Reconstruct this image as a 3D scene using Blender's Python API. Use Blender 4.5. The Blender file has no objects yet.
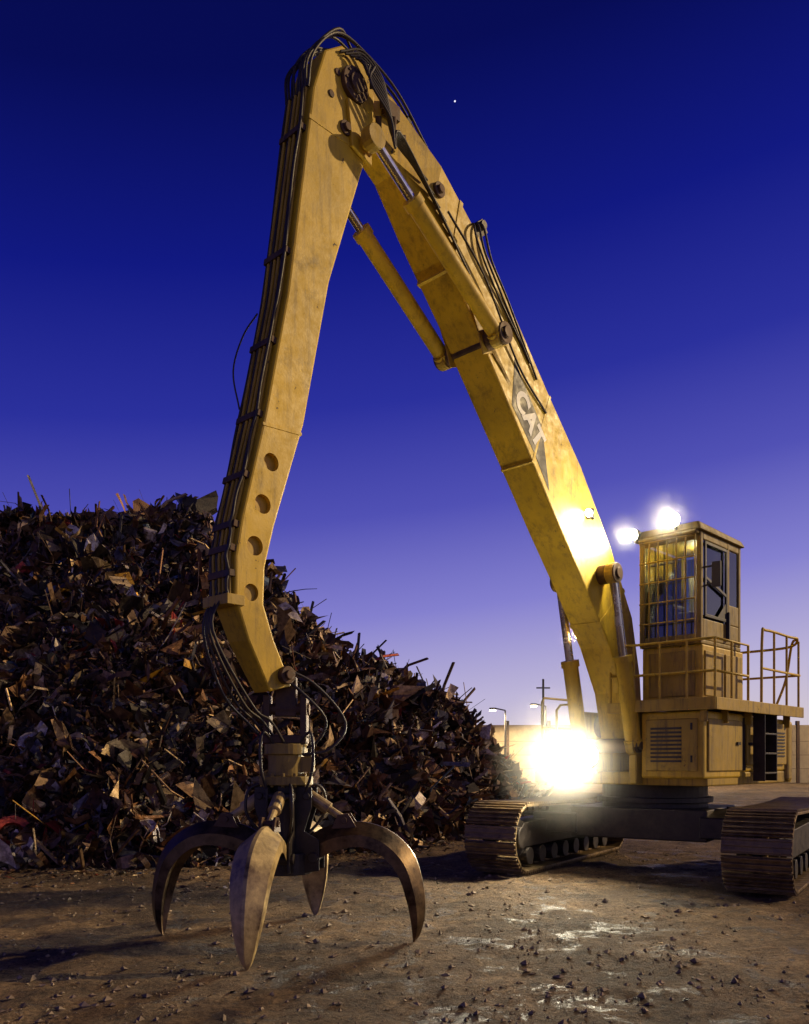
import bpy, math, random
import numpy as np
from mathutils import Vector, Matrix, noise
random.seed(7); rng=np.random.default_rng(7)
scene=bpy.context.scene
col=scene.collection
scene.view_settings.view_transform='Standard'
scene.view_settings.look='None'
scene.view_settings.exposure=0

# ---------------------------------------------------------------- materials
def new_mat(name):
    m=bpy.data.materials.new(name); m.use_nodes=True
    nt=m.node_tree; b=nt.nodes["Principled BSDF"]
    return m,nt,b
def N(nt,t,**k):
    n=nt.nodes.new(t)
    for a,v in k.items(): setattr(n,a,v)
    return n
def ramp(nt,stops,interp='LINEAR'):
    r=N(nt,'ShaderNodeValToRGB'); r.color_ramp.interpolation=interp
    e=r.color_ramp.elements
    while len(e)<len(stops): e.new(0.5)
    for i,(p,c) in enumerate(stops):
        e[i].position=p; e[i].color=(c[0],c[1],c[2],1) if not isinstance(c,(int,float)) else (c,c,c,1)
    return r
def mixc(nt,fac,a,b,mode='MIX'):
    m=N(nt,'ShaderNodeMix',data_type='RGBA',blend_type=mode)
    for sock,v in ((m.inputs[0],fac),(m.inputs[6],a),(m.inputs[7],b)):
        if isinstance(v,bpy.types.NodeSocket): nt.links.new(v,sock)
        elif isinstance(v,(int,float)): sock.default_value=v
        else: sock.default_value=(*v,1)
    return m.outputs[2]
def nz(nt,scale,detail=6,rough=0.6,vec=None,stretch=None,rot=0,dist=0):
    tc=N(nt,'ShaderNodeTexCoord'); mp=N(nt,'ShaderNodeMapping')
    nt.links.new(tc.outputs['Object'],mp.inputs[0])
    if stretch: mp.inputs['Scale'].default_value=stretch
    if rot: mp.inputs['Rotation'].default_value=(0,0,rot)
    n=N(nt,'ShaderNodeTexNoise'); n.inputs['Scale'].default_value=scale
    n.inputs['Detail'].default_value=detail; n.inputs['Roughness'].default_value=rough; n.inputs['Distortion'].default_value=dist
    nt.links.new(mp.outputs[0],n.inputs['Vector'])
    return n.outputs['Fac']
def bump(nt,b,h,strength=.3,dist=.02):
    bp=N(nt,'ShaderNodeBump'); bp.inputs['Strength'].default_value=strength; bp.inputs['Distance'].default_value=dist
    nt.links.new(h,bp.inputs['Height']); nt.links.new(bp.outputs[0],b.inputs['Normal'])

def worn_paint(name,base,dark,grime=.62,rough=.42,patch=.75):
    m,nt,b=new_mat(name)
    n1=nz(nt,1.1,8,.65); n2=nz(nt,8,9,.72); n3=nz(nt,4,7,.72,stretch=(3,3,.3)); n4=nz(nt,40,4,.6); n5=nz(nt,2.3,9,.78); n6=nz(nt,18,8,.8,stretch=(2,2,.25))
    r1=ramp(nt,[(.35,tuple(c*.70 for c in base)),(.62,base)]); nt.links.new(n1,r1.inputs[0])
    g=ramp(nt,[(.50,0),(.70,1)]); nt.links.new(n3,g.inputs[0])
    gm=N(nt,'ShaderNodeMath',operation='MULTIPLY'); nt.links.new(g.outputs[0],gm.inputs[0]); gm.inputs[1].default_value=grime
    c=mixc(nt,gm.outputs[0],r1.outputs[0],dark)
    g2=ramp(nt,[(.56,0),(.72,patch)]); nt.links.new(n5,g2.inputs[0]); c=mixc(nt,g2.outputs[0],c,tuple(x*.6 for x in dark))
    g3=ramp(nt,[(.62,0),(.70,.8)]); nt.links.new(n6,g3.inputs[0]); c=mixc(nt,g3.outputs[0],c,tuple(x*.5 for x in dark))
    ch=ramp(nt,[(.65,0),(.67,1)]); nt.links.new(n2,ch.inputs[0])
    c=mixc(nt,ch.outputs[0],c,(.045,.026,.015))
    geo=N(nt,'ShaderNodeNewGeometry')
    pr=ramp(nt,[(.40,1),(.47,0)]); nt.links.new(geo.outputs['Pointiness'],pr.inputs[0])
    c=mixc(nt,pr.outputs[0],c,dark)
    nt.links.new(c,b.inputs['Base Color'])
    rr=ramp(nt,[(.3,rough-.06),(.7,rough+.28)]); nt.links.new(n2,rr.inputs[0]); nt.links.new(rr.outputs[0],b.inputs['Roughness'])
    bump(nt,b,n4,.14,.01)
    return m
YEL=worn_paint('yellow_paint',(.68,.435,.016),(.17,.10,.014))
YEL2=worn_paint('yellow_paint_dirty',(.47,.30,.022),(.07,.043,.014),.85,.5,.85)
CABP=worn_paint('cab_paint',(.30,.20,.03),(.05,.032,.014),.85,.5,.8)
def metal(name,c1,c2,metallic=.6,rough=.5,scale=6,bs=.3):
    m,nt,b=new_mat(name)
    n=nz(nt,scale,8,.7); r=ramp(nt,[(.35,c1),(.65,c2)]); nt.links.new(n,r.inputs[0])
    nt.links.new(r.outputs[0],b.inputs['Base Color'])
    b.inputs['Metallic'].default_value=metallic
    rr=ramp(nt,[(.3,rough-.12),(.7,rough+.2)]); nt.links.new(n,rr.inputs[0]); nt.links.new(rr.outputs[0],b.inputs['Roughness'])
    n2=nz(nt,scale*8,4,.6); bump(nt,b,n2,bs,.006)
    return m
DARK=metal('dark_greasy_steel',(.012,.010,.010),(.05,.038,.03),.4,.45)
RUST=metal('rusty_steel',(.04,.022,.014),(.13,.072,.035),.35,.6)
CORE=metal('dark_heap_core',(.006,.004,.003),(.02,.013,.009),.0,.9)  # near-black tone for the base surface under the loose pieces
TRACK=metal('track_steel',(.09,.058,.030),(.26,.18,.085),.6,.45)
TINE=metal('worn_dark_steel',(.025,.015,.009),(.17,.11,.055),.7,.38,5,.35)
CREAM=metal('worn_tine_steel',(.10,.06,.025),(.62,.46,.19),.15,.42,3.5,.35)
CHROME=metal('chrome_rod',(.6,.6,.6),(.75,.74,.72),1,.2,3,.02)
RUBBER=metal('hose_rubber',(.014,.011,.009),(.045,.032,.022),0,.5,20,.1)
BLACK=metal('black_panel',(.01,.01,.011),(.025,.022,.022),.0,.5)
SEAT=metal('seat_fabric',(.3,.27,.22),(.4,.36,.3),0,.8)
WHITE=metal('decal_white',(.45,.42,.36),(.72,.69,.62),0,.5)
STONE=metal('gravel_stone',(.10,.07,.045),(.32,.24,.16),0,.8,3,.4)
def glass(name):
    m=bpy.data.materials.new(name); m.use_nodes=True; nt=m.node_tree; nt.nodes.clear()
    o=N(nt,'ShaderNodeOutputMaterial'); t=N(nt,'ShaderNodeBsdfTransparent'); t.inputs[0].default_value=(.6,.64,.62,1)
    g=N(nt,'ShaderNodeBsdfGlossy'); g.inputs['Roughness'].default_value=.06
    f=N(nt,'ShaderNodeFresnel'); f.inputs[0].default_value=1.5
    ma=N(nt,'ShaderNodeMath',operation='MULTIPLY_ADD'); nt.links.new(f.outputs[0],ma.inputs[0]); ma.inputs[1].default_value=1.; ma.inputs[2].default_value=.06
    x=N(nt,'ShaderNodeMixShader'); nt.links.new(ma.outputs[0],x.inputs[0]); nt.links.new(t.outputs[0],x.inputs[1]); nt.links.new(g.outputs[0],x.inputs[2]); nt.links.new(x.outputs[0],o.inputs[0])
    return m
GLASS=glass('cab_glass')
def emis(name,c,s):
    m,nt,b=new_mat(name); b.inputs['Base Color'].default_value=(.8,.8,.8,1)
    b.inputs['Emission Color'].default_value=(*c,1); b.inputs['Emission Strength'].default_value=s
    return m
LAMP=emis('lamp_lens',(1,.93,.70),90)
AMBER=emis('amber_lens',(1,.62,.22),40)
FARL=emis('distant_lamp',(1,.8,.5),25)

# ---------------------------------------------------------------- mesh helpers
def mkobj(name,verts,faces,mat,parent=None,bevel=0,smooth=False,seg=2,sharp=None):
    me=bpy.data.meshes.new(name); me.from_pydata([tuple(v) for v in verts],[],faces); me.update()
    import bmesh
    bm=bmesh.new(); bm.from_mesh(me); bmesh.ops.recalc_face_normals(bm,faces=bm.faces); bm.to_mesh(me); bm.free()
    o=bpy.data.objects.new(name,me); col.objects.link(o)
    if mat: me.materials.append(mat)
    if parent: o.parent=parent
    if smooth:
        for p in me.polygons: p.use_smooth=True
        me.set_sharp_from_angle(angle=math.radians(sharp or 35))
    if bevel:
        md=o.modifiers.new('b','BEVEL'); md.width=bevel; md.segments=seg; md.limit_method='ANGLE'; md.angle_limit=math.radians(35)
    return o
class Acc:
    def __init__(s): s.v=[]; s.f=[]
    def add(s,vs,fs):
        o=len(s.v); s.v+= [Vector(v) for v in vs]; s.f+=[[i+o for i in f] for f in fs]
    def box(s,x0,x1,y0,y1,z0,z1,M=None):
        vs=[Vector((x,y,z)) for x in (x0,x1) for y in (y0,y1) for z in (z0,z1)]
        if M: vs=[M@v for v in vs]
        s.add(vs,[[0,1,3,2],[4,6,7,5],[0,4,5,1],[2,3,7,6],[0,2,6,4],[1,5,7,3]])
    def cyl(s,p0,p1,r,r2=None,n=14,M=None):
        p0=Vector(p0);p1=Vector(p1); r2=r if r2 is None else r2
        q=(p1-p0).to_track_quat('Z','Y'); vs=[]
        for p,rr in ((p0,r),(p1,r2)):
            for i in range(n):
                a=2*math.pi*i/n; vs.append(p+q@Vector((rr*math.cos(a),rr*math.sin(a),0)))
        if M: vs=[M@v for v in vs]
        s.add(vs,[[i,(i+1)%n,n+(i+1)%n,n+i] for i in range(n)]+[list(range(n))[::-1],list(range(n,2*n))])
    def prism(s,poly,y0,y1,M=None):
        n=len(poly); vs=[Vector((x,y0,z)) for x,z in poly]+[Vector((x,y1,z)) for x,z in poly]
        if M: vs=[M@v for v in vs]
        s.add(vs,[[i,(i+1)%n,n+(i+1)%n,n+i] for i in range(n)]+[list(range(n))[::-1],list(range(n,2*n))])
    def build(s,name,mat,parent=None,bevel=0,smooth=False): 
        return mkobj(name,s.v,s.f,mat,parent,bevel,smooth)
def crom(pts,n=8):
    pts=[Vector(p) for p in pts]; P=[pts[0]*2-pts[1]]+pts+[pts[-1]*2-pts[-2]]; out=[]
    for i in range(1,len(P)-2):
        for k in range(n):
            t=k/n; a,b,c,d=P[i-1],P[i],P[i+1],P[i+2]
            out.append(.5*((2*b)+(c-a)*t+(2*a-5*b+4*c-d)*t*t+(3*b-a-3*c+d)*t**3))
    out.append(pts[-1]); return out
def tubes(name,paths,r,mat,parent=None,smooth=True):
    cu=bpy.data.curves.new(name,'CURVE'); cu.dimensions='3D'; cu.bevel_depth=r; cu.bevel_resolution=2; cu.use_fill_caps=True
    for p in paths:
        pp=crom(p,6) if smooth and len(p)>2 else [Vector(q) for q in p]
        sp=cu.splines.new('POLY'); sp.points.add(len(pp)-1)
        for i,q in enumerate(pp): sp.points[i].co=(*q,1)
    o=bpy.data.objects.new(name,cu); col.objects.link(o); cu.materials.append(mat)
    if parent: o.parent=parent
    return o
def empty(name,loc=(0,0,0),rz=0,parent=None):
    e=bpy.data.objects.new(name,None); col.objects.link(e); e.location=loc; e.rotation_euler=(0,0,rz); e.empty_display_size=.3
    if parent: e.parent=parent
    return e
def girder(name,top,bot,hw,mat,parent,bevel=.015):
    n=len(top); v=[]; f=[]
    for (t,b,h) in zip(top,bot,hw):
        v+=[(t[0],h,t[1]),(t[0],-h,t[1]),(b[0],-h,b[1]),(b[0],h,b[1])]
    for i in range(n-1):
        o=4*i
        for k in range(4): f.append([o+k,o+(k+1)%4,o+4+(k+1)%4,o+4+k])
    f+= [[0,1,2,3],[4*n-1,4*n-2,4*n-3,4*n-4]]
    return mkobj(name,v,f,mat,parent,bevel)

# ---------------------------------------------------------------- ground
def axis(lo,hi,dense_lo,dense_hi,step):
    a=list(np.arange(dense_lo,dense_hi+1e-6,step)); s=step; x=dense_hi
    while x<hi: s*=1.25; x+=s; a.append(x)
    s=step; x=dense_lo
    while x>lo: s*=1.25; x-=s; a.insert(0,x)
    return a
def gz(x,y):
    d=math.hypot(x,y-9); amp=max(0,1-d/45); z=0
    if amp>0:
        n_=noise.noise(Vector((x*1.7,y*1.7,3)))
        z=amp*(.05*noise.noise(Vector((x*.35,y*.35,0)))+.034*n_+.022*noise.noise(Vector((x*4.5,y*4.5,7)))+.014*noise.noise(Vector((x*11,y*11,9))))
        s=(x*.84-y*.54)
        if 6<y<16: z+=.016*math.sin(s*9+3*n_)*max(0,noise.noise(Vector((x*.5,y*.5,20)))+.2)*amp
    return z-.01
xs=axis(-600,600,-6,8,.05); ys=axis(-60,900,4.8,15,.05)
V=[(x,y,gz(x,y)) for y in ys for x in xs]
nx=len(xs); F=[[j*nx+i,j*nx+i+1,(j+1)*nx+i+1,(j+1)*nx+i] for j in range(len(ys)-1) for i in range(nx-1)]
me=bpy.data.meshes.new('ground'); me.from_pydata(V,[],F); me.update()
for p in me.polygons: p.use_smooth=True
g=bpy.data.objects.new('ground',me); col.objects.link(g)
m,nt,b=new_mat('packed_dirt')
n1=nz(nt,.45,8,.62); n2=nz(nt,3,9,.72,dist=.4); n3=nz(nt,22,8,.78); n4=nz(nt,1.5,9,.75,dist=.5); n5=nz(nt,60,5,.8)
r1=ramp(nt,[(.3,(.065,.038,.020)),(.5,(.18,.112,.058)),(.7,(.32,.21,.11))]); nt.links.new(n2,r1.inputs[0])
r2=ramp(nt,[(.38,.42),(.60,1.2)]); nt.links.new(n1,r2.inputs[0])
c=mixc(nt,1,r1.outputs[0],r2.outputs[0],'MULTIPLY')
r3=ramp(nt,[(.38,.34),(.6,1.4)]); nt.links.new(n3,r3.inputs[0]); c=mixc(nt,.95,c,r3.outputs[0],'MULTIPLY')
r4=ramp(nt,[(.59,0),(.66,1)]); nt.links.new(n5,r4.inputs[0]); c=mixc(nt,r4.outputs[0],c,(.36,.26,.16))
w=ramp(nt,[(.54,0),(.58,1)]); nt.links.new(n4,w.inputs[0])
wc=mixc(nt,1,c,(.38,.32,.28),'MULTIPLY'); c=mixc(nt,w.outputs[0],c,wc)
nt.links.new(c,b.inputs['Base Color'])
b.inputs['Specular IOR Level'].default_value=.35
ro=mixc(nt,w.outputs[0],(.9,.9,.9),(.46,.46,.46)); nt.links.new(ro,b.inputs['Roughness'])
ad=N(nt,'ShaderNodeMath',operation='ADD'); nt.links.new(n2,ad.inputs[0]); nt.links.new(n3,ad.inputs[1]); bump(nt,b,ad.outputs[0],1.0,.09)
me.materials.append(m)
# gravel
V=[];F=[]
for i in range(7500):
    y=4.9+rng.random()**1.4*11; x=rng.uniform(-.55,.55)*y*1.15+.3
    if noise.noise(Vector((x*.7,y*.7,40)))<rng.uniform(-.5,.25): continue
    s=.006+rng.random()**4*.030; z=gz(x,y)
    sc3=rng.uniform(.6,1.3,3)*s; q=rotm_=None
    o=len(V)
    P8=np.array([(1,0,0),(-1,0,0),(0,1,0),(0,-1,0),(0,0,1),(0,0,-1)],float)*sc3+rng.normal(size=(6,3))*s*.2
    for p in P8: V.append((x+p[0],y+p[1],z+s*.35+p[2]*.7))
    for a_ in (0,1):
        for b_ in (2,3):
            for c_ in (4,5): F.append([o+a_,o+b_,o+c_])
mkobj('gravel',V,F,STONE)

# ---------------------------------------------------------------- scrap pieces generator
PAL=[((.19,.095,.042),22),((.09,.048,.028),20),((.035,.028,.025),22),((.24,.16,.095),12),((.42,.33,.21),9),((.68,.54,.32),5),((.13,.13,.16),9),((.75,.72,.68),4),((.34,.045,.03),1.5),((.04,.08,.18),1.2),((.55,.32,.03),1.5)]
PC=np.array([p[0] for p in PAL]); PW=np.array([p[1] for p in PAL],float); PW/=PW.sum()
def rotm():
    q=rng.normal(size=4); q/=np.linalg.norm(q); w,x,y,z=q
    return np.array([[1-2*(y*y+z*z),2*(x*y-z*w),2*(x*z+y*w)],[2*(x*y+z*w),1-2*(x*x+z*z),2*(y*z-x*w)],[2*(x*z-y*w),2*(y*z+x*w),1-2*(x*x+y*y)]])
GX,GY=np.meshgrid(np.linspace(-1,1,4),np.linspace(-1,1,4)); GX=GX.ravel(); GY=GY.ravel()
GF=[[j*4+i,j*4+i+1,j*4+i+5,j*4+i+4] for j in range(3) for i in range(3)]
shr=1-.16*(np.abs(GX*GY))
def piece(sc):
    t=rng.random()
    if t<.38:
        sx=rng.uniform(.08,.32)*sc; sy=rng.uniform(.04,.18)*sc
        cx,cy=rng.uniform(-3.4,3.4),rng.uniform(-2,2)
        v=np.stack([GX*sx*shr,GY*sy*shr,rng.normal(size=16)*.03*sc+cx*sx*.35*GX**2+cy*sy*.35*GY**2+rng.uniform(-.7,.7)*sx*GX*GY],1)
        v[:,:2]+=rng.normal(size=(16,2))*.02*sc
        f=GF
    elif t<.64:
        L=rng.uniform(.15,.6)*sc; w=rng.uniform(.010,.045)*sc; n=7; cv=rng.uniform(-3.5,3.5); a=np.linspace(-1,1,n)
        if abs(cv)<.2: cv=.2
        x=np.sin(a*cv)/cv*L; z=(1-np.cos(a*cv))/cv*L; tw=rng.uniform(-1.5,1.5)*a
        v=[]
        for i in range(n):
            for s_ in (-1,1): v.append((x[i]+s_*w*.3*tw[i],s_*w,z[i]+s_*w*tw[i]))
        v=np.array(v); f=[[2*i,2*i+1,2*i+3,2*i+2] for i in range(n-1)]
    elif t<.87:
        L=rng.uniform(.12,.55)*sc; r=rng.choice([.005,.008,.012,.02,.035])*(.6+.4*sc); n=5; k=5; cv=rng.normal(size=2)*.55; a=np.linspace(-1,1,k)
        v=[];f=[]
        for q in range(k):
            for i in range(n):
                an=2*math.pi*i/n; v.append((a[q]*L,r*math.cos(an)+cv[0]*L*a[q]**2,r*math.sin(an)+cv[1]*L*a[q]**3))
        for q in range(k-1):
            for i in range(n): f.append([q*n+i,q*n+(i+1)%n,(q+1)*n+(i+1)%n,(q+1)*n+i])
        v=np.array(v)
    elif t<.955:
        s_=rng.uniform(.03,.13,3)*sc
        v=np.array([(x,y,z) for x in (-1,1) for y in (-1,1) for z in (-1,1)],float)*s_+rng.normal(size=(8,3))*.02*sc
        f=[[0,1,3,2],[4,6,7,5],[0,4,5,1],[2,3,7,6],[0,2,6,4],[1,5,7,3]]
    else:
        n=12; R=rng.uniform(.08,.22)*sc; r=R*rng.uniform(.5,.8); h=rng.uniform(.02,.08)*sc; v=[]
        for rr,z in ((R,-h),(R,h),(r,h),(r,-h)):
            for i in range(n):
                a=2*math.pi*i/n; v.append((rr*math.cos(a),rr*math.sin(a)*1.0,z))
        v=np.array(v); f=[[k*n+i,k*n+(i+1)%n,((k+1)%4)*n+(i+1)%n,((k+1)%4)*n+i] for k in range(4) for i in range(n)]
    return v,f
def scrap_mesh(name,positions,scales,mat,parent,bright=1.0,flat=False):
    VV=[];FF=[];CC=[];off=0
    for (p,sc) in zip(positions,scales):
        v,f=piece(sc); R=rotm()
        v=v@R.T
        if flat: v[:,2]*=.35; v[:,2]-=v[:,2].min()+.01
        v=v+np.array(p)
        c=PC[rng.choice(len(PAL),p=PW)]*rng.uniform(.4,1.35)*bright
        VV.append(v); CC.append(np.tile(np.append(c,1),(len(v),1))); FF+=[[i+off for i in q] for q in f]; off+=len(v)
    V=np.concatenate(VV); C=np.concatenate(CC)
    me=bpy.data.meshes.new(name); me.from_pydata(V.tolist(),[],FF); me.update()
    at=me.color_attributes.new('Col','FLOAT_COLOR','POINT'); at.data.foreach_set('color',C.astype(np.float32).ravel())
    me.materials.append(mat); o=bpy.data.objects.new(name,me); col.objects.link(o)
    if parent: o.parent=parent
    return o
m,nt,b=new_mat('scrap_metal'); at=N(nt,'ShaderNodeAttribute',attribute_name='Col')
n1=nz(nt,9,8,.75); r=ramp(nt,[(.38,(.35,.28,.22)),(.62,(1.2,1.1,1.0))]); nt.links.new(n1,r.inputs[0])
c=mixc(nt,1,at.outputs['Color'],r.outputs[0],'MULTIPLY'); nt.links.new(c,b.inputs['Base Color'])
b.inputs['Metallic'].default_value=.4
rr=ramp(nt,[(.3,.30),(.7,.7)]); nt.links.new(n1,rr.inputs[0]); nt.links.new(rr.outputs[0],b.inputs['Roughness'])
n2=nz(nt,35,5,.7); bump(nt,b,n2,.5,.015)
SCRAP=m
rx=[-30,-20,-12,-9,-6.5,-4.6,-3,-1.75,-1.3,0,1.1,2.3,3.2,4.0]
rh=[5.0,7.0,7.4,7.2,7.5,7.1,5.9,4.6,4.0,3.5,3.1,2.0,.9,0]
ry=[24,21,20,20,20,20,20,20,20,20.3,21,22.5,23.5,24.5]
fx=[-30,-12,-6.2,-4,-2.5,0,1.5,3.0,4.0]; fy=[15,13.2,13.0,13.2,13.8,16.0,18.8,22,24]
def pileH(x,y):
    h=np.interp(x,rx,rh); Y=np.interp(x,rx,ry); f=np.interp(x,fx,fy)
    n=noise.fractal(Vector((x*.5,y*.5,1.7)),1,2,5)
    f+=.35*noise.noise(Vector((x*.8,5,0)))
    if y<Y: t=(y-f)/max(.3,(Y-f)); 
    else: t=1-(y-Y)/max(.5,h*1.2)
    if t<=0: return -.15
    t=min(1,t); t=t**.85
    return h*t+ n*.52*min(1,h*t/1.5)
pile=empty('scrap_metal_pile')
px_=np.arange(-26,4.6,.3); py_=np.arange(12.2,34,.3); V=[];nx=len(px_)
for y in py_:
    for x in px_: V.append((x,y,pileH(x,y)-.14))
F=[[j*nx+i,j*nx+i+1,(j+1)*nx+i+1,(j+1)*nx+i] for j in range(len(py_)-1) for i in range(nx-1)]
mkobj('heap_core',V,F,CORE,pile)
P=[];S=[]
while len(P)<60000:
    x=rng.uniform(-12.5,4.2) if rng.random()<.96 else rng.uniform(-26,-12.5)
    f=np.interp(x,fx,fy); Y=np.interp(x,rx,ry); y=rng.uniform(f-.3,Y+.8)
    h=pileH(x,y)
    if h<0: 
        if rng.random()<.25: h=.05
        else: continue
    sc=.34+rng.random()**5*1.35
    P.append((x,y,h+rng.uniform(-.16,.12))); S.append(sc)
scrap_mesh('scrap_pieces',P,S,SCRAP,pile)
P=[];S=[]
for i in range(4000):
    if i<1900:
        x=rng.uniform(-9,5); y=np.interp(x,fx,fy)-abs(rng.normal())*1.2
    else: x=rng.uniform(-9,9); y=rng.uniform(4.8,17)
    P.append((x,y,gz(x,y)+.01)); S.append(rng.uniform(.08,.32) if i<1900 else rng.uniform(.03,.10))
scrap_mesh('ground_debris',P,S,SCRAP,None,flat=True)

# ---------------------------------------------------------------- excavator
C=(3.85,13.1,0); H=math.atan2(-5.2,-4.95)
ex=empty('scrap_handling_excavator',C,H)
T=math.radians(-122.7)-H
MT=Matrix.Rotation(T,4,'Z')
Rr=.46; Ls=3.8; zc=.53
def oval(d):
    P=2*Ls+2*math.pi*Rr; d%=P
    if d<Ls: return (-Ls/2+d, zc-Rr, math.pi)
    d-=Ls
    if d<math.pi*Rr:
        a=-math.pi/2+d/Rr; return (Ls/2+Rr*math.cos(a), zc+Rr*math.sin(a), 9)
    d-=math.pi*Rr
    if d<Ls: return (Ls/2-d, zc+Rr-.03*math.sin(math.pi*d/Ls), 0)
    d-=Ls; a=math.pi/2+d/Rr; return (-Ls/2+Rr*math.cos(a), zc+Rr*math.sin(a), 9)
for k,side in enumerate((-1.62,1.90)):
    acc=Acc(); n=50; per=2*Ls+2*math.pi*Rr
    for i in range(n):
        x,z,an=oval(i*per/n)
        if an==math.pi: nrm=Vector((0,0,-1))
        elif an==0: nrm=Vector((0,0,1))
        else: nrm=Vector((x-(Ls/2 if x>0 else -Ls/2),0,z-zc)).normalized()
        tan=Vector((nrm.z,0,-nrm.x))
        M=MT@Matrix(((tan.x,0,nrm.x,x),(0,1,0,side),(tan.z,0,nrm.z,z),(0,0,0,1)))
        acc.box(-.098,.098,-.40,.40,-.005,.028,M)
        for gx in (-.075,0,.07): acc.box(gx-.012,gx+.012,-.395,.395,.028,.062,M)
        acc.box(-.085,.085,-.12,-.05,-.09,-.005,M); acc.box(-.085,.085,.05,.12,-.09,-.005,M)
    acc.build('track_shoes_%d'%(k+1),TRACK,ex,.004)
    acc=Acc()
    acc.prism([(-1.75,.38),(1.75,.38),(1.95,.5),(1.75,.74),(-1.75,.78),(-1.95,.5)],side-.24,side+.24,MT)
    for i in range(8):
        x=-1.6+i*3.2/7; acc.cyl((x,side-.27,.24),(x,side+.27,.24),.13,n=16,M=MT)
    for x in (-.8,.8): acc.cyl((x,side-.2,.86),(x,side+.2,.86),.08,n=12,M=MT)
    for x in (-Ls/2,Ls/2):
        acc.cyl((x,side-.1,zc),(x,side+.1,zc),.38,n=24,M=MT); acc.cyl((x,side-.29,zc),(x,side+.29,zc),.16,n=16,M=MT)
        acc.cyl((x,side-.22,zc),(x,side+.22,zc),.27,n=20,M=MT)
    acc.build('track_frame_%d'%(k+1),DARK,ex,.01)
acc=Acc(); acc.box(-.9,.9,-1.0,1.0,.5,.95,MT)
for sx in (-1,1):
    for sy in (-1,1):
        acc.prism([(sx*.35,.55),(sx*.35,.95),(sx*.95,.85),(sx*.95,.55)],min(sy*.9,sy*1.6),max(sy*.9,sy*1.6),MT)
acc.build('carbody',DARK,ex,.02)
acc=Acc(); acc.cyl((0,0,.93),(0,0,1.30),.78,n=40); acc.cyl((0,0,1.02),(0,0,1.1),.86,n=40); acc.build('swing_ring',DARK,ex,.01)

# upper frame
acc=Acc()
acc.box(-1.85,1.25,-1.35,1.40,1.30,1.48)
acc.box(-.6,1.45,-.5,-.36,1.32,2.35); acc.box(-.6,1.45,.36,.48,1.32,2.35)
acc.build('main_frame',YEL2,ex,.02)
acc=Acc()
acc.box(.12,1.40,.52,1.42,1.40,2.30)
acc.build('left_front_housing',YEL,ex,.03)
acc=Acc(); 
acc.box(-1.6,.10,.55,1.40,1.482,2.28)
acc.build('left_engine_housing',YEL,ex,.03)
acc=Acc()
acc.box(-1.6,.15,-1.40,-.50,1.482,2.30); acc.box(-1.6,-.65,-.50,.55,1.484,2.42)
acc.build('right_engine_housing',YEL,ex,.04)
poly=[]
for t in np.linspace(0,1,15):
    bb=-1.45+2.9*t; poly.append((-1.75-.70*(1-abs(2*t-1)**2.6),bb))
poly=[(-1.55,-1.45)]+poly+[(-1.55,1.45)]
acc=Acc(); n=len(poly); vs=[Vector((x,y,1.32)) for x,y in poly]+[Vector((x,y,2.26)) for x,y in poly]
acc.add(vs,[[i,(i+1)%n,n+(i+1)%n,n+i] for i in range(n)]+[list(range(n))[::-1],list(range(n,2*n))])
acc.build('counterweight',YEL2,ex,.05)
acc=Acc()
for (a0,a1,z0,z1) in ((.2,1.3,1.5,2.2),(-.75,.02,1.58,2.2),(-1.5,-.83,1.58,2.2)):
    acc.box(a0,a1,1.405,1.445,z0,z1)
acc.box(1.395,1.425,.60,1.34,1.5,2.2)
acc.build('service_doors',YEL2,ex,.012)
acc=Acc()
for i in range(9):
    z=1.62+i*.055; acc.box(1.42,1.436,.68,1.12,z,z+.028)
for i in range(8):
    z=1.7+i*.05; acc.box(-1.4,-.95,1.44,1.457,z,z+.022)
for a in (.32,-.1,-.95): acc.box(a,a+.1,1.44,1.47,1.86,1.90)
for z in (1.62,2.05): acc.cyl((1.43,1.26,z),(1.43,1.26,z+.09),.014)
acc.box(.0,.16,1.30,1.41,1.5,2.25)
acc.build('louvres_and_handles',DARK,ex)
acc=Acc()
RB=1.62
acc.box(-1.62,1.55,.50,RB+.02,2.345,2.40); acc.box(-1.62,1.56,RB+.01,RB+.04,2.30,2.46)
acc.box(1.55,1.58,.50,RB+.03,2.30,2.46); acc.box(.0,1.0,-1.4,-.52,1.60,1.66)
acc.box(1.5,1.58,.1,.5,2.30,2.44)
for a in (-1.5,-.8,0.,.8,1.45): acc.prism([(a,2.345),(a+.04,2.345),(a+.04,2.15),(a,2.15)],1.40,1.5); 
acc.build('walkway',YEL2,ex,.006)
acc=Acc()
for i in range(3):
    z=1.45+i*.28; acc.box(-.55,-.12,1.47,1.64,z,z+.025)
for a in (-.57,-.12): acc.box(a,a+.02,1.47,1.64,1.35,2.345)
acc.build('access_steps',DARK,ex,.004)
zt=3.50; r_=RB
rails=[[(-1.55,.7,zt-.12),(-1.55,1.45,zt-.1),(-1.45,r_,zt),(-1.1,r_,zt),(-.2,r_,zt),(-.05,r_,zt-.1),(-.02,r_,2.42)],
 [(-1.62,1.2,2.4),(-1.72,1.35,2.9),(-1.55,1.5,3.42),(-1.4,r_,3.5)]]
straight=[[(-1.5,r_,2.4),(-1.5,r_,zt-.03)],[(-1.0,r_,2.4),(-1.0,r_,zt)],[(-.5,r_,2.4),(-.5,r_,zt)],[(-1.55,.7,2.4),(-1.55,.7,zt-.12)],[(-1.55,.7,2.95),(-1.55,r_,2.95),(-.02,r_,2.95)]]
fz=3.22
straight+=[[(1.52,.12,fz),(1.52,r_,fz),(.45,r_,fz),(.45,r_,2.4)],[(1.52,.12,2.8),(1.52,r_,2.8),(.45,r_,2.8)]]
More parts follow.
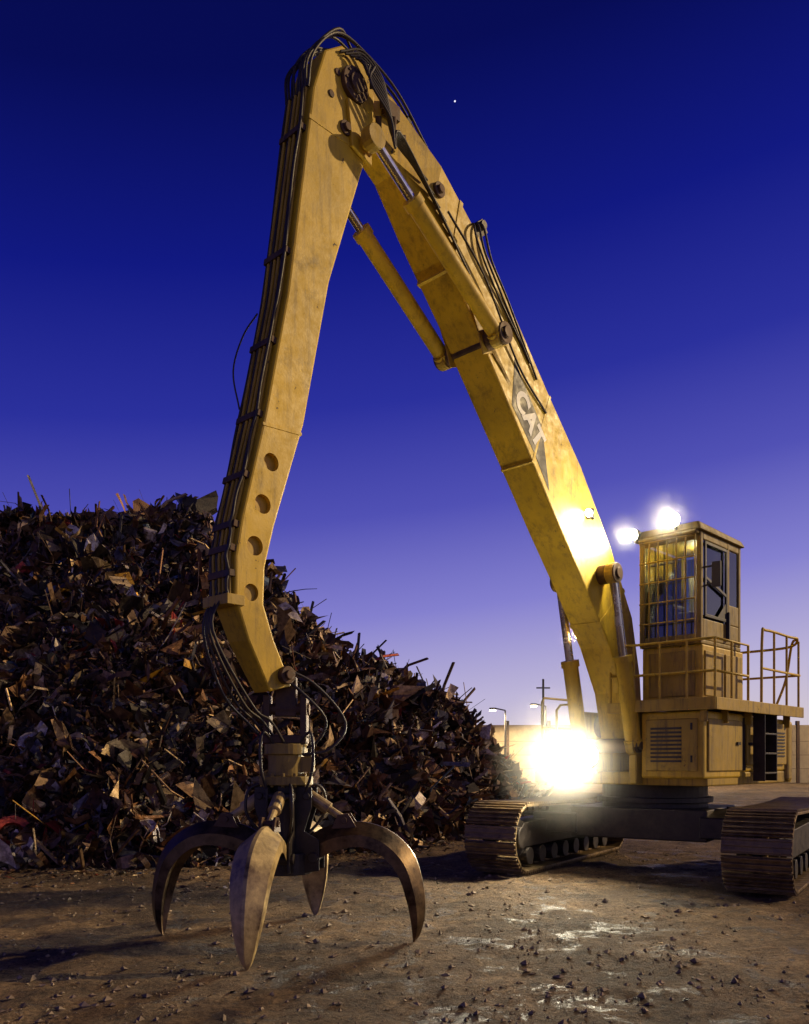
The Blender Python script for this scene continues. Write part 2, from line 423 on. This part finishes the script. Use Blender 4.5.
for b_ in (.12,.48,.86,1.24,r_): straight.append([(1.52,b_,2.4),(1.52,b_,fz)])
straight.append([(1.0,r_,2.4),(1.0,r_,fz)])
tubes('handrails_curved',rails,.02,YEL,ex)
tubes('handrails',straight,.018,YEL,ex,smooth=False)
rr_=[[(1.05,-1.35,1.3),(1.05,-1.35,2.55),(1.0,-1.35,2.62),(.2,-1.35,2.62),(.12,-1.35,2.55),(.12,-1.35,1.65)],[(1.05,-1.35,2.15),(.12,-1.35,2.15)],
 [(1.25,-.95,1.35),(1.25,-.95,2.4),(1.22,-.9,2.48),(1.22,-.6,2.48),(1.25,-.55,2.4),(1.25,-.55,1.9)]]
tubes('right_side_handrails',rr_,.02,YEL2,ex,smooth=False)
acc=Acc(); acc.box(1.0,1.25,-1.3,-.6,1.3,1.36); acc.box(.1,.9,-1.3,-.55,1.3,1.58); acc.build('tool_box_step',YEL2,ex,.02)
acc=Acc(); acc.box(.02,1.36,.52,1.38,2.40,3.18); acc.build('cab_riser',YEL,ex,.02)
acc=Acc(); acc.box(.10,.66,1.375,1.40,2.5,3.1); acc.box(.72,1.30,1.375,1.40,2.5,3.1); acc.box(1.355,1.38,.62,1.28,2.5,3.1); acc.build('riser_panels',YEL2,ex,.01)
# cab
a0,a1,b0,b1,z0,z1=.10,1.40,.50,1.38,3.18,4.66
acc=Acc(); p=.07
acc.box(a0,a1,b0,b1,z0,z0+.06)
for (a,b_) in ((a0,b0),(a1-p,b0),(a0,b1-p),(a1-p,b1-p)): acc.box(a,a+p,b_,b_+p,z0+.06,z1)
acc.box(a0+p,a1-p,b0,b0+.03,z0+.06,z0+.5); acc.box(a0,a0+.03,b0+p,b1-p,z0+.06,z0+.6)
acc.box(a0+p,a1-p,b1-.035,b1-.003,z0+.06,z0+.34)
acc.box(a0+p,.55,b1-.035,b1-.004,z0+.34,z0+.62)
acc.box(a1-.05,a1-.004,b0+p,b1-p,z0+.06,z0+.14)
acc.box(.50,.56,b1-.06,b1+.004,z0+.34,z1)
acc.box(a0+p,a1-p,b1-.05,b1-.002,z1-.10,z1-.002); acc.box(a1-.05,a1-.002,b0+p,b1-p,z1-.10,z1-.002)
acc.build('cab_frame',CABP,ex,.015)
acc=Acc()
acc.prism([(.60,z0+.36),(.64,z0+.36),(.64,z1-.12),(.60,z1-.12)],b1-.002,b1+.02)
acc.prism([(1.27,z0+.36),(1.31,z0+.36),(1.31,z1-.12),(1.27,z1-.12)],b1-.002,b1+.02)
acc.box(.64,1.27,b1-.002,b1+.02,z1-.16,z1-.12); acc.box(.64,1.27,b1-.002,b1+.02,z0+.36,z0+.40)
acc.prism([(.64,z0+.70),(1.27,z0+.86),(1.27,z0+.90),(.64,z0+.74)],b1-.002,b1+.018)
acc.prism([(.64,z0+.40),(.90,z0+.40),(.64,z0+.62)],b1-.001,b1+.012)
acc.box(.58,.62,b1+.0,b1+.05,z0+.1,z0+.5)
acc.build('door_frame',BLACK,ex,.004)
acc=Acc()
vs=[(a0-.05,b0-.04,z1),(a1+.12,b0-.04,z1),(a1+.12,b1+.05,z1),(a0-.05,b1+.05,z1),(a0,b0+.02,z1+.10),(a1+.07,b0+.02,z1+.12),(a1+.07,b1,z1+.12),(a0,b1,z1+.10)]
acc.add(vs,[[3,2,1,0],[4,5,6,7],[0,1,5,4],[1,2,6,5],[2,3,7,6],[3,0,4,7]])
acc.box(a1+.03,a1+.14,b0,b1,z1-.05,z1+.0)
acc.build('cab_roof',CABP,ex,.025)
acc=Acc()
acc.box(a1-.025,a1-.018,b0+p,b1-p,z0+.14,z1-.1); acc.box(.56,a1-p,b1-.028,b1-.022,z0+.34,z1-.1); acc.box(a0+p,.5,b1-.028,b1-.022,z0+.62,z1-.1)
acc.box(a0+p,a1-p,b0+.012,b0+.018,z0+.5,z1-.05); acc.box(a0+.012,a0+.018,b0+p,b1-p,z0+.6,z1-.05)
acc.build('cab_windows',GLASS,ex)
g_=[]; ga=a1+.07
for i in range(7):
    b_=b0+.05+i*(b1-b0-.1)/6; g_.append([(ga,b_,z0+.02),(ga,b_,z1-.03)])
for i in range(6):
    z=z0+.04+i*(z1-z0-.1)/5; g_.append([(ga+.01,b0+.04,z),(ga+.01,b1-.04,z)])
tubes('window_guard',g_,.011,YEL2,ex,smooth=False)
acc=Acc(); acc.box(.35,.80,.74,1.20,z0+.42,z0+.55); acc.box(.28,.42,.74,1.20,z0+.5,z0+1.12); acc.box(.30,.40,.84,1.10,z0+1.12,z0+1.32); acc.box(.45,.65,.85,1.1,z0+.06,z0+.42)
acc.box(.45,.85,.66,.73,z0+.62,z0+.68); acc.box(.45,.85,1.21,1.27,z0+.62,z0+.68)
acc.build('operator_seat',SEAT,ex,.04)
acc=Acc(); acc.box(.95,1.15,.62,.78,z0+.06,z0+.75); acc.cyl((.8,.7,z0+.65),(.85,.7,z0+.88),.018); acc.cyl((.8,1.24,z0+.65),(.85,1.24,z0+.88),.018); acc.build('cab_console',BLACK,ex,.01)
acc=Acc(); acc.box(1.34,1.38,1.51,1.63,z0+.72,z0+1.05); acc.cyl((1.36,1.38,z0+1.0),(1.36,1.56,z0+1.0),.012); acc.cyl((1.36,1.38,z0+.75),(1.36,1.56,z0+.78),.012); acc.build('mirror',BLACK,ex,.01)

# boom
top=[(6.62,8.36),(6.34,8.47),(5.94,8.42),(5.245,8.04),(4.6,7.56),(3.99,7.0),(3.27,6.27),(2.47,5.5),(1.71,4.58),(1.11,3.68),(.88,2.85),(.80,2.05)]
bot=[(6.62,8.05),(6.30,7.92),(5.865,7.70),(5.437,7.32),(4.77,6.64),(4.225,6.02),(3.63,5.35),(2.985,4.61),(2.35,3.92),(1.75,3.22),(1.36,2.6),(1.18,1.95)]
hwb=[.15,.15,.17,.23,.235,.235,.235,.235,.235,.235,.235,.235]
girder('boom',top,bot,hwb,YEL,ex,.02)
front=[(6.66,8.50),(6.88,8.32),(7.02,7.90),(7.32,5.87),(7.57,4.70),(7.81,3.75),(7.87,3.40),(7.865,3.04),(7.72,2.70),(7.46,2.26)]
inner=[(6.38,8.48),(6.22,8.25),(6.25,7.85),(6.82,6.16),(7.13,4.73),(7.46,3.73),(7.555,3.35),(7.56,3.02),(7.43,2.72),(7.205,2.33)]
hws=[.20,.20,.20,.20,.20,.19,.18,.17,.15,.12]
stick=girder('stick',front,inner,hws,YEL,ex,.02)
cutters=[]
for (a,z,r) in ((7.50,4.29,.08),(7.59,3.90,.085),(7.67,3.52,.085),(7.70,3.11,.075)):
    ac=Acc(); ac.cyl((a,.14,z),(a,.5,z),r,n=28); ac.cyl((a,-.14,z),(a,-.5,z),r,n=28)
    c_=ac.build('cut',None,ex); 
    md=stick.modifiers.new('h','BOOLEAN'); md.object=c_; md.operation='DIFFERENCE'; md.solver='EXACT'; cutters.append(c_)
bpy.context.view_layer.update()
dg=bpy.context.evaluated_depsgraph_get(); nm=bpy.data.meshes.new_from_object(stick.evaluated_get(dg)); stick.modifiers.clear(); stick.data=nm
for c_ in cutters: bpy.data.objects.remove(c_)
acc=Acc()
def band(tp,bt,i,f,hw,w=.03,pr=.006):
    t=Vector(tp[i]).lerp(Vector(tp[i+1]),f); b_=Vector(bt[i]).lerp(Vector(bt[i+1]),f); d=(t-b_).normalized(); pp=Vector((d.y,-d.x))*w
    poly=[t+d*pr-pp,t+d*pr+pp,b_-d*pr+pp,b_-d*pr-pp]
    acc.prism([(q.x,q.y) for q in poly],-hw-pr,hw+pr)
band(top,bot,3,.5,.235); band(top,bot,6,.1,.235,.02,.004); band(top,bot,8,.6,.235)
band(front,inner,2,.15,.20,.02); band(front,inner,4,.1,.2,.015,.004)
acc.build('weld_bands',YEL,ex,.003)
acc=Acc()
for (a,z,r,w) in ((6.52,8.18,.16,.25),(6.62,7.72,.07,.22),(5.3,7.75,.08,.26),(4.45,6.45,.12,.50),(1.98,4.15,.13,.50),(1.0,2.15,.17,.50),(7.30,2.42,.08,.19),(1.42,1.85,.1,.52)):
    acc.cyl((a,-w,z),(a,w,z),r,n=24); acc.cyl((a,-w-.03,z),(a,w+.03,z),r*.55,n=16)
for k in range(8):
    an=k*math.pi/4; acc.cyl((6.52+.125*math.cos(an),-.262,8.18+.125*math.sin(an)),(6.52+.125*math.cos(an),.262,8.18+.125*math.sin(an)),.014,n=8)
for (a,z) in ((6.72,8.2),(6.8,7.95),(6.5,7.88)): acc.cyl((a,-.212,z),(a,.212,z),.035,n=12)
acc.build('pins',RUST,ex,.006)
acc=Acc()
for s_ in (-1,1):
    acc.prism([(4.85,6.85),(4.15,6.2),(4.3,6.35),(4.55,6.25),(4.65,6.5)],s_*.235,s_*.25)
acc.box(7.78,7.96,-.185,.19,2.98,3.07)
acc.build('brackets',YEL2,ex,.006)
def ram(name,p0,p1,r,split,mat=YEL):
    p0=Vector(p0);p1=Vector(p1); q=p0.lerp(p1,split); d=(p1-p0).normalized()
    ac=Acc(); ac.cyl(p0,q,r,n=20); ac.cyl(q-d*.07,q+d*.02,r*1.18,n=20); ac.cyl(p0-d*.0,p0+d*.08,r*1.15,n=20); ac.build(name+'_barrel',mat,ex,0,True)
    ac=Acc(); ac.cyl(q,p1,r*.55,n=16); ac.build(name+'_rod',CHROME,ex,0,True)
    ac=Acc(); s=Vector((0,1,0)); 
    for pp in (p0,p1): ac.cyl(pp-s*.06,pp+s*.06,r*1.25,n=18)
    ac.build(name+'_eyes',YEL2,ex,.006)
for k,s_ in enumerate((-1,1)):
    ram('stick_cylinder_%d'%(k+1),(4.47,s_*.40,6.42),(6.40,s_*.36,7.66),.09,.72)
    ram('boom_cylinder_%d'%(k+1),(1.42,s_*.42,1.85),(1.98,s_*.42,4.15),.11,.52)
tubes('cylinder_pipes',[[(4.6,s_*.40,6.62),(4.75,s_*.40,6.74),(5.7,s_*.38,7.34),(5.76,s_*.38,7.30)] for s_ in (-1,1)],.012,RUST,ex,smooth=False)
acc=Acc()
for s_ in (-1,1): 
    acc.prism([(6.30,7.50),(6.56,7.57),(6.62,8.0),(6.3,8.0)],s_*.20,s_*.24); 
acc.cyl((6.40,-.40,7.66),(6.40,.40,7.66),.06,n=16)
acc.build('stick_ears',YEL,ex,.006)
# decal
th=math.radians(45.5)
X=Vector((-math.cos(th),0,-math.sin(th))); Yv=Vector((-math.sin(th),0,math.cos(th)));Nn=Vector((0,1,0))
def decal(poly,off,name,mat,c0):
    vs=[c0+X*x+Yv*y+Nn*off for x,y in poly]; return mkobj(name,vs,[list(range(len(poly)))],mat,ex)
c0=Vector((3.60,.2355,5.74))
decal([(-.72,.24),(-.50,.20),(.15,.18),(.80,-.24),(.30,-.19),(-.35,-.20)],.003,'logo_backing',BLACK,c0)
tx=bpy.data.curves.new('logo_text','FONT'); tx.body='CAT'; tx.size=.35; tx.align_x='CENTER'; tx.align_y='CENTER'; tx.extrude=.001; tx.offset=.016
to=bpy.data.objects.new('logo_text',tx); col.objects.link(to); to.parent=ex; tx.materials.append(WHITE)
to.matrix_local=Matrix(((X.x,Yv.x,0,0),(0,0,1,0),(X.z,Yv.z,0,0),(0,0,0,1))); to.location=c0+Nn*.006-X*.05
def along(pts,off,b,jit=.0,i0=0,i1=None):
    out=[]; pts=pts[i0:i1]
    for i,(a,z) in enumerate(pts):
        q=Vector(pts[min(i+1,len(pts)-1)])-Vector(pts[max(i-1,0)]); nn=Vector((-q.y,q.x)).normalized()
        if off<0: nn=-nn
        out.append((a+nn.x*abs(off)+random.uniform(-jit,jit),b+random.uniform(-jit,jit),z+nn.y*abs(off)))
    return out
def dens(pts,n=3):
    out=[]
    for i in range(len(pts)-1):
        for k in range(n): out.append(tuple(Vector(pts[i]).lerp(Vector(pts[i+1]),k/n)))
    out.append(pts[-1]); return out
fr=dens(front[2:8],5)
tubes('stick_hoses',[along(fr,.028,b_,.008) for b_ in (-.15,-.06,.09)]+[along(fr,.06,.14,.014)],.014,RUBBER,ex)
tubes('stick_pipes',[along(fr,.03,b_) for b_ in (-.11,-.02,.04,.13)],.015,YEL2,ex)
acc=Acc()
for i in range(1,len(fr),3):
    a,z=fr[i]; q=Vector(fr[min(i+1,len(fr)-1)])-Vector(fr[max(i-1,0)]); an=math.atan2(q.y,q.x)
    M=Matrix.Translation((a,0,z))@Matrix.Rotation(-an,4,'Y')
    acc.box(-.03,.03,-.165,.165,-.055,.055,M)
acc.build('hose_clamps',RUST,ex,.004)
bt=dens(top[2:11],3)
tubes('boom_hoses',[along(bt,.04,b_,.012) for b_ in (-.15,-.06,.04,.13)]+[along(bt,.07,b_,.02) for b_ in (-.1,.08)],.015,RUBBER,ex)
acc=Acc()
for i in range(1,len(bt),2):
    a,z=bt[i]; q=Vector(bt[min(i+1,len(bt)-1)])-Vector(bt[max(i-1,0)]); an=math.atan2(q.y,q.x)
    M=Matrix.Translation((a,0,z))@Matrix.Rotation(-an,4,'Y')
    acc.box(-.03,.03,-.18,.18,-.06,.06,M)
M=Matrix.Translation((4.55,0,7.58))@Matrix.Rotation(-math.radians(-41),4,'Y')
acc.box(-.2,.2,-.16,.2,.0,.0+.16,M) ; acc.cyl((-.1,.0,.1),(-.1,.26,.1),.05,M=M); acc.cyl((.12,.0,.16),(.12,.1,.36),.03,M=M)
for k in range(6): acc.cyl((-.18+.07*k,-.1+.05*k,.1),(-.18+.07*k,-.1+.05*k,.27),.018,M=M)
acc.build('boom_hose_clamps',DARK,ex,.004)
hs=[]
for k in range(9):
    b_=-.2+.05*k; h=random.uniform(.02,.24)
    hs.append([(7.05,b_*.8,7.9),(6.98+.2*h,b_,8.22),(6.7,b_+random.uniform(-.1,.1),8.54+h*.4),(6.35,b_+random.uniform(-.1,.1),8.57+h*.4),(5.9,b_,8.48),(5.4,b_*.8,8.18)])
for k in range(8):
    b_=.22+.015*k
    hs.append([(6.7-.05*k,b_,8.40),(6.45,b_+.05,8.52-.05*k),(6.2,b_+.08,8.35-.06*k),(6.12,b_+.06,8.05-.05*k),(5.95,b_+.02,7.9),(5.5-.1*k,.25,7.75-.1*k)])
for k in range(3):
    hs.append([(4.6,.1,7.7),(4.75-.08*k,.27,7.62+.03*k),(4.7-.12*k,.30,7.4-.04*k),(4.3-.1*k,.27,7.0),(3.8-.15*k,.25,6.6-.15*k)])
hs.append([(5.2,.28,7.55),(4.6,.30,7.1),(3.9,.26,6.35),(3.3,.25,5.95)])
tubes('apex_hose_bundle',hs,.013,RUBBER,ex)
tubes('drooping_hose',[[(7.36,-.20,5.8),(7.50,-.23,5.55),(7.60,-.24,5.2),(7.56,-.2,4.85)]],.008,RUBBER,ex)
acc=Acc()
for (a,b_,z) in ((6.15,.27,8.2),(6.0,.27,8.05),(6.3,.28,8.3),(5.85,.26,7.95),(6.2,.26,7.95)): acc.cyl((a,b_-.03,z-.05),(a+.05,b_+.02,z+.05),.032,n=10)
acc.box(5.9,6.1,.17,.24,8.15,8.3); acc.build('hose_couplings',RUST,ex,.004)
lo=[]
for k in range(4):
    b_=-.12+.06*k
    lo.append([(7.90,b_,3.1),(7.97+.02*k,b_*1.3,2.75),(7.75-.04*k,b_*1.6,2.25-.04*k),(7.45,b_*2,2.0),(7.25,b_*1.4,1.78)])
lo.append([(7.35,.1,2.5),(7.05,.25,2.35),(6.80,.4,2.0),(6.95,.35,1.75),(7.15,.2,1.70)])
lo.append([(7.35,.0,2.5),(7.1,.25,2.2),(6.95,.3,2.0),(7.0,.2,1.8),(7.15,.1,1.75)])
tubes('stick_end_hoses',lo,.013,RUBBER,ex)

# lamps
def glare_sphere(name,loc,r,dens_):
    # added scattering sphere imitating lens glare, lit by the lamp; thins out with distance
    m=bpy.data.materials.new(name); m.use_nodes=True; nt=m.node_tree; nt.nodes.clear(); o=N(nt,'ShaderNodeOutputMaterial'); v=N(nt,'ShaderNodeVolumeScatter')
    v.inputs['Color'].default_value=(1,.95,.85,1); v.inputs['Anisotropy'].default_value=.2; nt.links.new(v.outputs[0],o.inputs['Volume'])
    tc=N(nt,'ShaderNodeTexCoord'); ln=N(nt,'ShaderNodeVectorMath',operation='LENGTH'); nt.links.new(tc.outputs['Object'],ln.inputs[0])
    mr=N(nt,'ShaderNodeMapRange'); mr.inputs['From Min'].default_value=0; mr.inputs['From Max'].default_value=r*.97; mr.inputs['To Min'].default_value=1; mr.inputs['To Max'].default_value=0; nt.links.new(ln.outputs['Value'],mr.inputs['Value'])
    pw=N(nt,'ShaderNodeMath',operation='POWER'); nt.links.new(mr.outputs[0],pw.inputs[0]); pw.inputs[1].default_value=1.8
    ml=N(nt,'ShaderNodeMath',operation='MULTIPLY'); nt.links.new(pw.outputs[0],ml.inputs[0]); ml.inputs[1].default_value=dens_; nt.links.new(ml.outputs[0],v.inputs['Density'])
    import bmesh
    me=bpy.data.meshes.new(name); bm=bmesh.new(); bmesh.ops.create_icosphere(bm,subdivisions=3,radius=r); bm.to_mesh(me); bm.free(); me.materials.append(m)
    ob=bpy.data.objects.new(name,me); col.objects.link(ob); ob.location=loc; ob.parent=ex
def lamp(name,a,b_,z,r,mat,power,spread,tilt=-12,colr=(1,.88,.62),yaw=0):
    e=Matrix.Translation((a,b_,z))@Matrix.Rotation(math.radians(yaw),4,'Z')@Matrix.Rotation(math.radians(-tilt),4,'Y')
    ac=Acc(); ac.cyl((-.10,0,0),(0,0,0),r*.65,r*1.12,n=24,M=e); ac.box(-.07,-.04,-.02,.02,-r-.06,-r*.6,e); ac.build(name+'_housing',BLACK,ex,.004)
    ac=Acc(); ac.cyl((.002,0,0),(.012,0,0),r,n=24,M=e); ac.build(name+'_lens',mat,ex)
    if power:
        L=bpy.data.lights.new(name+'_light','SPOT'); L.energy=power; L.color=colr; L.spot_size=math.radians(spread); L.spot_blend=.9; L.shadow_soft_size=r
        o=bpy.data.objects.new(name+'_light',L); col.objects.link(o); o.parent=ex
        o.matrix_local=e@Matrix.Translation((.04,0,0))@Matrix.Rotation(math.radians(-90),4,'Y')
lamp('main_work_lamp_1',1.56,-.22,1.72,.16,LAMP,1100,178,-6)
lamp('main_work_lamp_2',1.56,-.56,1.70,.13,LAMP,700,178,-6)
lamp('cab_roof_lamp_1',1.58,1.08,4.82,.09,LAMP,260,165,-15)
lamp('cab_roof_lamp_2',1.60,.52,4.72,.07,LAMP,150,165,-15,yaw=-15)
lamp('boom_lamp',2.38,.30,4.90,.05,LAMP,40,150,-30)
lamp('boom_side_lamp',1.78,-.24,3.40,.05,AMBER,45,160,-10,(1,.65,.3))
acc=Acc(); acc.box(1.42,1.50,-.64,-.14,1.46,1.52); acc.box(1.46,1.50,-.60,-.52,1.5,1.60); acc.box(1.46,1.50,-.26,-.18,1.5,1.60)
acc.box(1.42,1.56,1.06,1.10,4.70,4.76); acc.box(1.46,1.56,.50,.54,4.62,4.68); acc.box(1.68,1.76,-.26,-.20,3.30,3.36); acc.box(2.30,2.36,.22,.32,4.84,4.87)
acc.build('lamp_brackets',DARK,ex)
L=bpy.data.lights.new('cab_interior_light','POINT'); L.energy=30; L.color=(1,.85,.5); L.shadow_soft_size=.05
o=bpy.data.objects.new('cab_interior_light',L); col.objects.link(o); o.parent=ex; o.location=(.6,.95,z1-.12)
glare_sphere('lamp_glare_1',(1.70,-.34,1.72),1.35,.40)
glare_sphere('lamp_glare_2',(1.66,1.08,4.82),.55,.42)
glare_sphere('lamp_glare_3',(1.68,.50,4.72),.42,.42)
glare_sphere('lamp_glare_4',(1.88,-.24,3.38),.30,.5)

# ---------------------------------------------------------------- grapple
gr=empty('orange_peel_grapple',(-1.1,7.9,0),0)
acc=Acc()
acc.box(-.10,.10,-.05,.05,2.05,2.42); acc.box(-.20,-.14,-.10,.10,1.84,2.25); acc.box(.14,.20,-.10,.10,1.84,2.25); acc.box(-.2,.2,-.12,.12,1.80,1.88)
acc.cyl((-.22,0,2.12),(.22,0,2.12),.055,n=16)
acc.build('hanger_link',RUST,gr,.01)
acc=Acc()
acc.cyl((0,0,1.70),(0,0,1.80),.20,n=28); acc.cyl((0,0,1.50),(0,0,1.70),.165,n=28); acc.cyl((0,0,1.42),(0,0,1.50),.25,n=28)
for k in range(12):
    an=k*math.pi/6; acc.cyl((.21*math.cos(an),.21*math.sin(an),1.40),(.21*math.cos(an),.21*math.sin(an),1.53),.018,n=8)
acc.box(.1,.26,-.08,.08,1.54,1.68)
acc.build('rotator',CABP,gr,.008)
acc=Acc()
acc.cyl((0,0,.62),(0,0,1.42),.17,n=20); acc.cyl((0,0,.60),(0,0,.80),.24,n=20)
TA=[math.radians(t) for t in (-97,-7,83,173)]
for t in TA:
    M=Matrix.Rotation(t,4,'Z')
    for s_ in (-1,1):
        acc.prism([(.1,1.42),(.27,1.40),(.27,1.22),(.2,1.0),(.34,.92),(.34,.64),(.1,.60)],s_*.11-.012,s_*.11+.012,M)
    acc.cyl((.22,-.14,1.32),(.22,.14,1.32),.035,M=M); acc.cyl((.28,-.15,.76),(.28,.15,.76),.05,M=M)
acc.build('grapple_body',DARK,gr,.008)
outer=[(.18,.90),(.30,1.00),(.50,1.07),(.75,1.08),(1.0,.99),(1.19,.80),(1.28,.53),(1.30,.28),(1.26,.08),(1.20,-.01)]
innr=[(.20,.68),(.32,.74),(.52,.83),(.73,.86),(.90,.80),(1.05,.64),(1.13,.42),(1.17,.22),(1.185,.06),(1.19,-.01)]
wid=[.08,.09,.12,.155,.17,.16,.135,.095,.05,.012]
def dn(l): return [tuple(q) for q in crom([(a,0,b) for a,b in l],5)]
O2=dn(outer); I2=dn(innr); W2=[q[0] for q in crom([(w,0,0) for w in wid],5)]
for k,t in enumerate(TA):
    M=Matrix.Rotation(t,4,'Z'); v=[];f=[]
    n=len(O2)
    for (ro_,_,zo),(ri,_,zi),w in zip(O2,I2,W2):
        dx,dz=ro_-ri,zo-zi
        mr,mz=ri+dx*.50,zi+dz*.50
        lr,lz=ri+dx*.35,zi+dz*.35
        v+=[M@Vector(q) for q in ((ri+dx*.02,-w,zi+dz*.02),(mr,-w,mz),(ri+dx*.72,-w*.62,zi+dz*.72),(ro_,-w*.10,zo),(ro_,w*.10,zo),(ri+dx*.72,w*.62,zi+dz*.72),(mr,w,mz),(ri+dx*.02,w,zi+dz*.02),(lr,w*.75,lz),(lr,-w*.75,lz))]
    m_=10
    for i in range(n-1):
        for j in range(m_): f.append([i*m_+j,i*m_+(j+1)%m_,(i+1)*m_+(j+1)%m_,(i+1)*m_+j])
    f+=[list(range(m_))[::-1],list(range((n-1)*m_,n*m_))]
    mkobj('tine_%d'%(k+1),v,f,CREAM if k in (0,2) else TINE,gr,0,True,sharp=20)
    ac=Acc(); p0=M@Vector((.22,0,1.32)); p1=M@Vector((.56,0,1.10)); q=p0.lerp(p1,.55)
    ac.cyl(p0,q,.06,n=16); ac.build('tine_cylinder_%d'%(k+1),CREAM,gr,.004)
    ac=Acc(); ac.cyl(q,p1,.035,n=12); ac.build('tine_rod_%d'%(k+1),CREAM,gr)
    ac=Acc()
    for s_ in (-1,1): ac.prism([(.44,1.02),(.50,1.15),(.60,1.16),(.68,1.03)],s_*.06-.012,s_*.06+.012,M)
    ac.cyl((.56,-.09,1.10),(.56,.09,1.10),.03,M=M)
    ac.build('tine_lug_%d'%(k+1),RUST,gr,.004)
hp=[]
for k,t in enumerate(TA):
    c_,s_=math.cos(t+.4),math.sin(t+.4)
    hp.append([(.15*c_,.15*s_,1.45),(.34*c_,.34*s_,1.38),(.36*c_,.36*s_,1.15),(.2*c_,.2*s_,.95)])
    c_,s_=math.cos(t-.5),math.sin(t-.5)
    hp.append([(.12*c_,.12*s_,1.75),(.3*c_,.3*s_,1.9),(.33*c_,.33*s_,1.6),(.22*c_,.22*s_,1.3)])
tubes('grapple_hoses',hp,.014,RUBBER,gr)

# ---------------------------------------------------------------- background
FEN=metal('barrier_panels',(.28,.21,.12),(.40,.31,.18),0,.8,1.5)
bw=empty('barrier_fence',(0,62,0))
acc=Acc(); acc2=Acc(); x=4.5
while x<75:
    acc.box(x+.12,x+2.9,-.05,.05,.0,4.2); 
    for z in (1.0,2.0,3.0): acc2.box(x+.12,x+2.9,-.06,-.052,z,z+.03)
    acc2.box(x-.1,x+.1,-.15,.15,0,4.5); x+=3.02
acc.build('panels',FEN,bw); acc2.build('posts',RUST,bw)
for i,(x,y,h) in enumerate(((6.4,54,4.8),(9.3,56,5.2),(17,52,7),(32,54,8))):
    lp=empty('street_lamp' if i==0 else 'street_lamp.%03d'%i,(x,y,0))
    ac=Acc(); ac.cyl((0,0,0),(0,0,h),.09,.05,n=8); ac.cyl((0,0,h),(-.7,0,h+.15),.04,n=8); ac.build('post',DARK,lp)
    ac=Acc(); ac.box(-1.0,-.6,-.15,.15,h+.05,h+.17); ac.build('head',DARK,lp)
    ac=Acc(); ac.box(-.98,-.62,-.14,.14,h-.05,h+.045); ac.build('lens',FARL,lp)
    L=bpy.data.lights.new('lamp_light','SPOT'); L.energy=6000 if i<2 else 3500; L.color=(1,.8,.5); L.spot_size=math.radians(165); L.shadow_soft_size=.2
    o=bpy.data.objects.new('lamp_light',L); col.objects.link(o); o.parent=lp; o.location=(-.8,0,h-.1)
up=empty('utility_pole',(10.2,62.5,0)); ac=Acc(); ac.cyl((0,0,0),(0,0,7.6),.11,.08,n=8); ac.box(-.5,.5,-.05,.05,6.9,7.0); ac.build('pole',DARK,up)
import bmesh
mm=bpy.data.meshes.new('moon'); bm=bmesh.new(); bmesh.ops.create_uvsphere(bm,u_segments=16,v_segments=12,radius=1.3); bm.to_mesh(mm); bm.free(); mm.materials.append(emis('moon_surface',(.8,.85,1),.9))
mo=bpy.data.objects.new('moon',mm); col.objects.link(mo); mo.location=(80,1350,1048)

# ---------------------------------------------------------------- world / lights
W=bpy.data.worlds.new('World'); scene.world=W; W.use_nodes=True; nt=W.node_tree; bg=nt.nodes['Background']
sunv=Vector((-.87,-.20,-.42)).normalized()
sky=N(nt,'ShaderNodeTexSky',sky_type='NISHITA'); sky.sun_disc=False; sky.sun_elevation=math.radians(1.0); sky.sun_rotation=math.atan2(.87,.20)
tc=N(nt,'ShaderNodeTexCoord'); sp=N(nt,'ShaderNodeSeparateXYZ'); nt.links.new(tc.outputs['Generated'],sp.inputs[0])
ma=N(nt,'ShaderNodeMath',operation='MULTIPLY_ADD'); nt.links.new(sp.outputs['X'],ma.inputs[0]); ma.inputs[1].default_value=-.11; nt.links.new(sp.outputs['Z'],ma.inputs[2])
rp=ramp(nt,[(0,(.66,.58,.66)),(.06,(.54,.49,.72)),(.17,(.24,.225,.65)),(.28,(.085,.085,.48)),(.39,(.024,.030,.35)),(.515,(.005,.009,.23)),(.64,(.0015,.003,.095)),(.85,(.001,.002,.04))])
nt.links.new(ma.outputs[0],rp.inputs[0])
sc_=mixc(nt,.003,rp.outputs[0],sky.outputs[0],'ADD')
nt.links.new(sc_,bg.inputs[0]); bg.inputs[1].default_value=.95
S=bpy.data.lights.new('Sun','SUN'); S.energy=2.9; S.color=(1,.72,.34); S.angle=math.radians(1.2)
so=bpy.data.objects.new('Sun',S); col.objects.link(so); so.rotation_euler=sunv.to_track_quat('-Z','Y').to_euler(); so.location=(20,10,20)

cam=bpy.data.cameras.new('Camera'); co=bpy.data.objects.new('Camera',cam); col.objects.link(co); scene.camera=co
co.location=(0,0,1.65); co.rotation_euler=(math.radians(90),0,0); cam.sensor_width=36; cam.lens=850/1024*36; cam.shift_y=248/1024; cam.clip_end=3000; cam.clip_start=.1
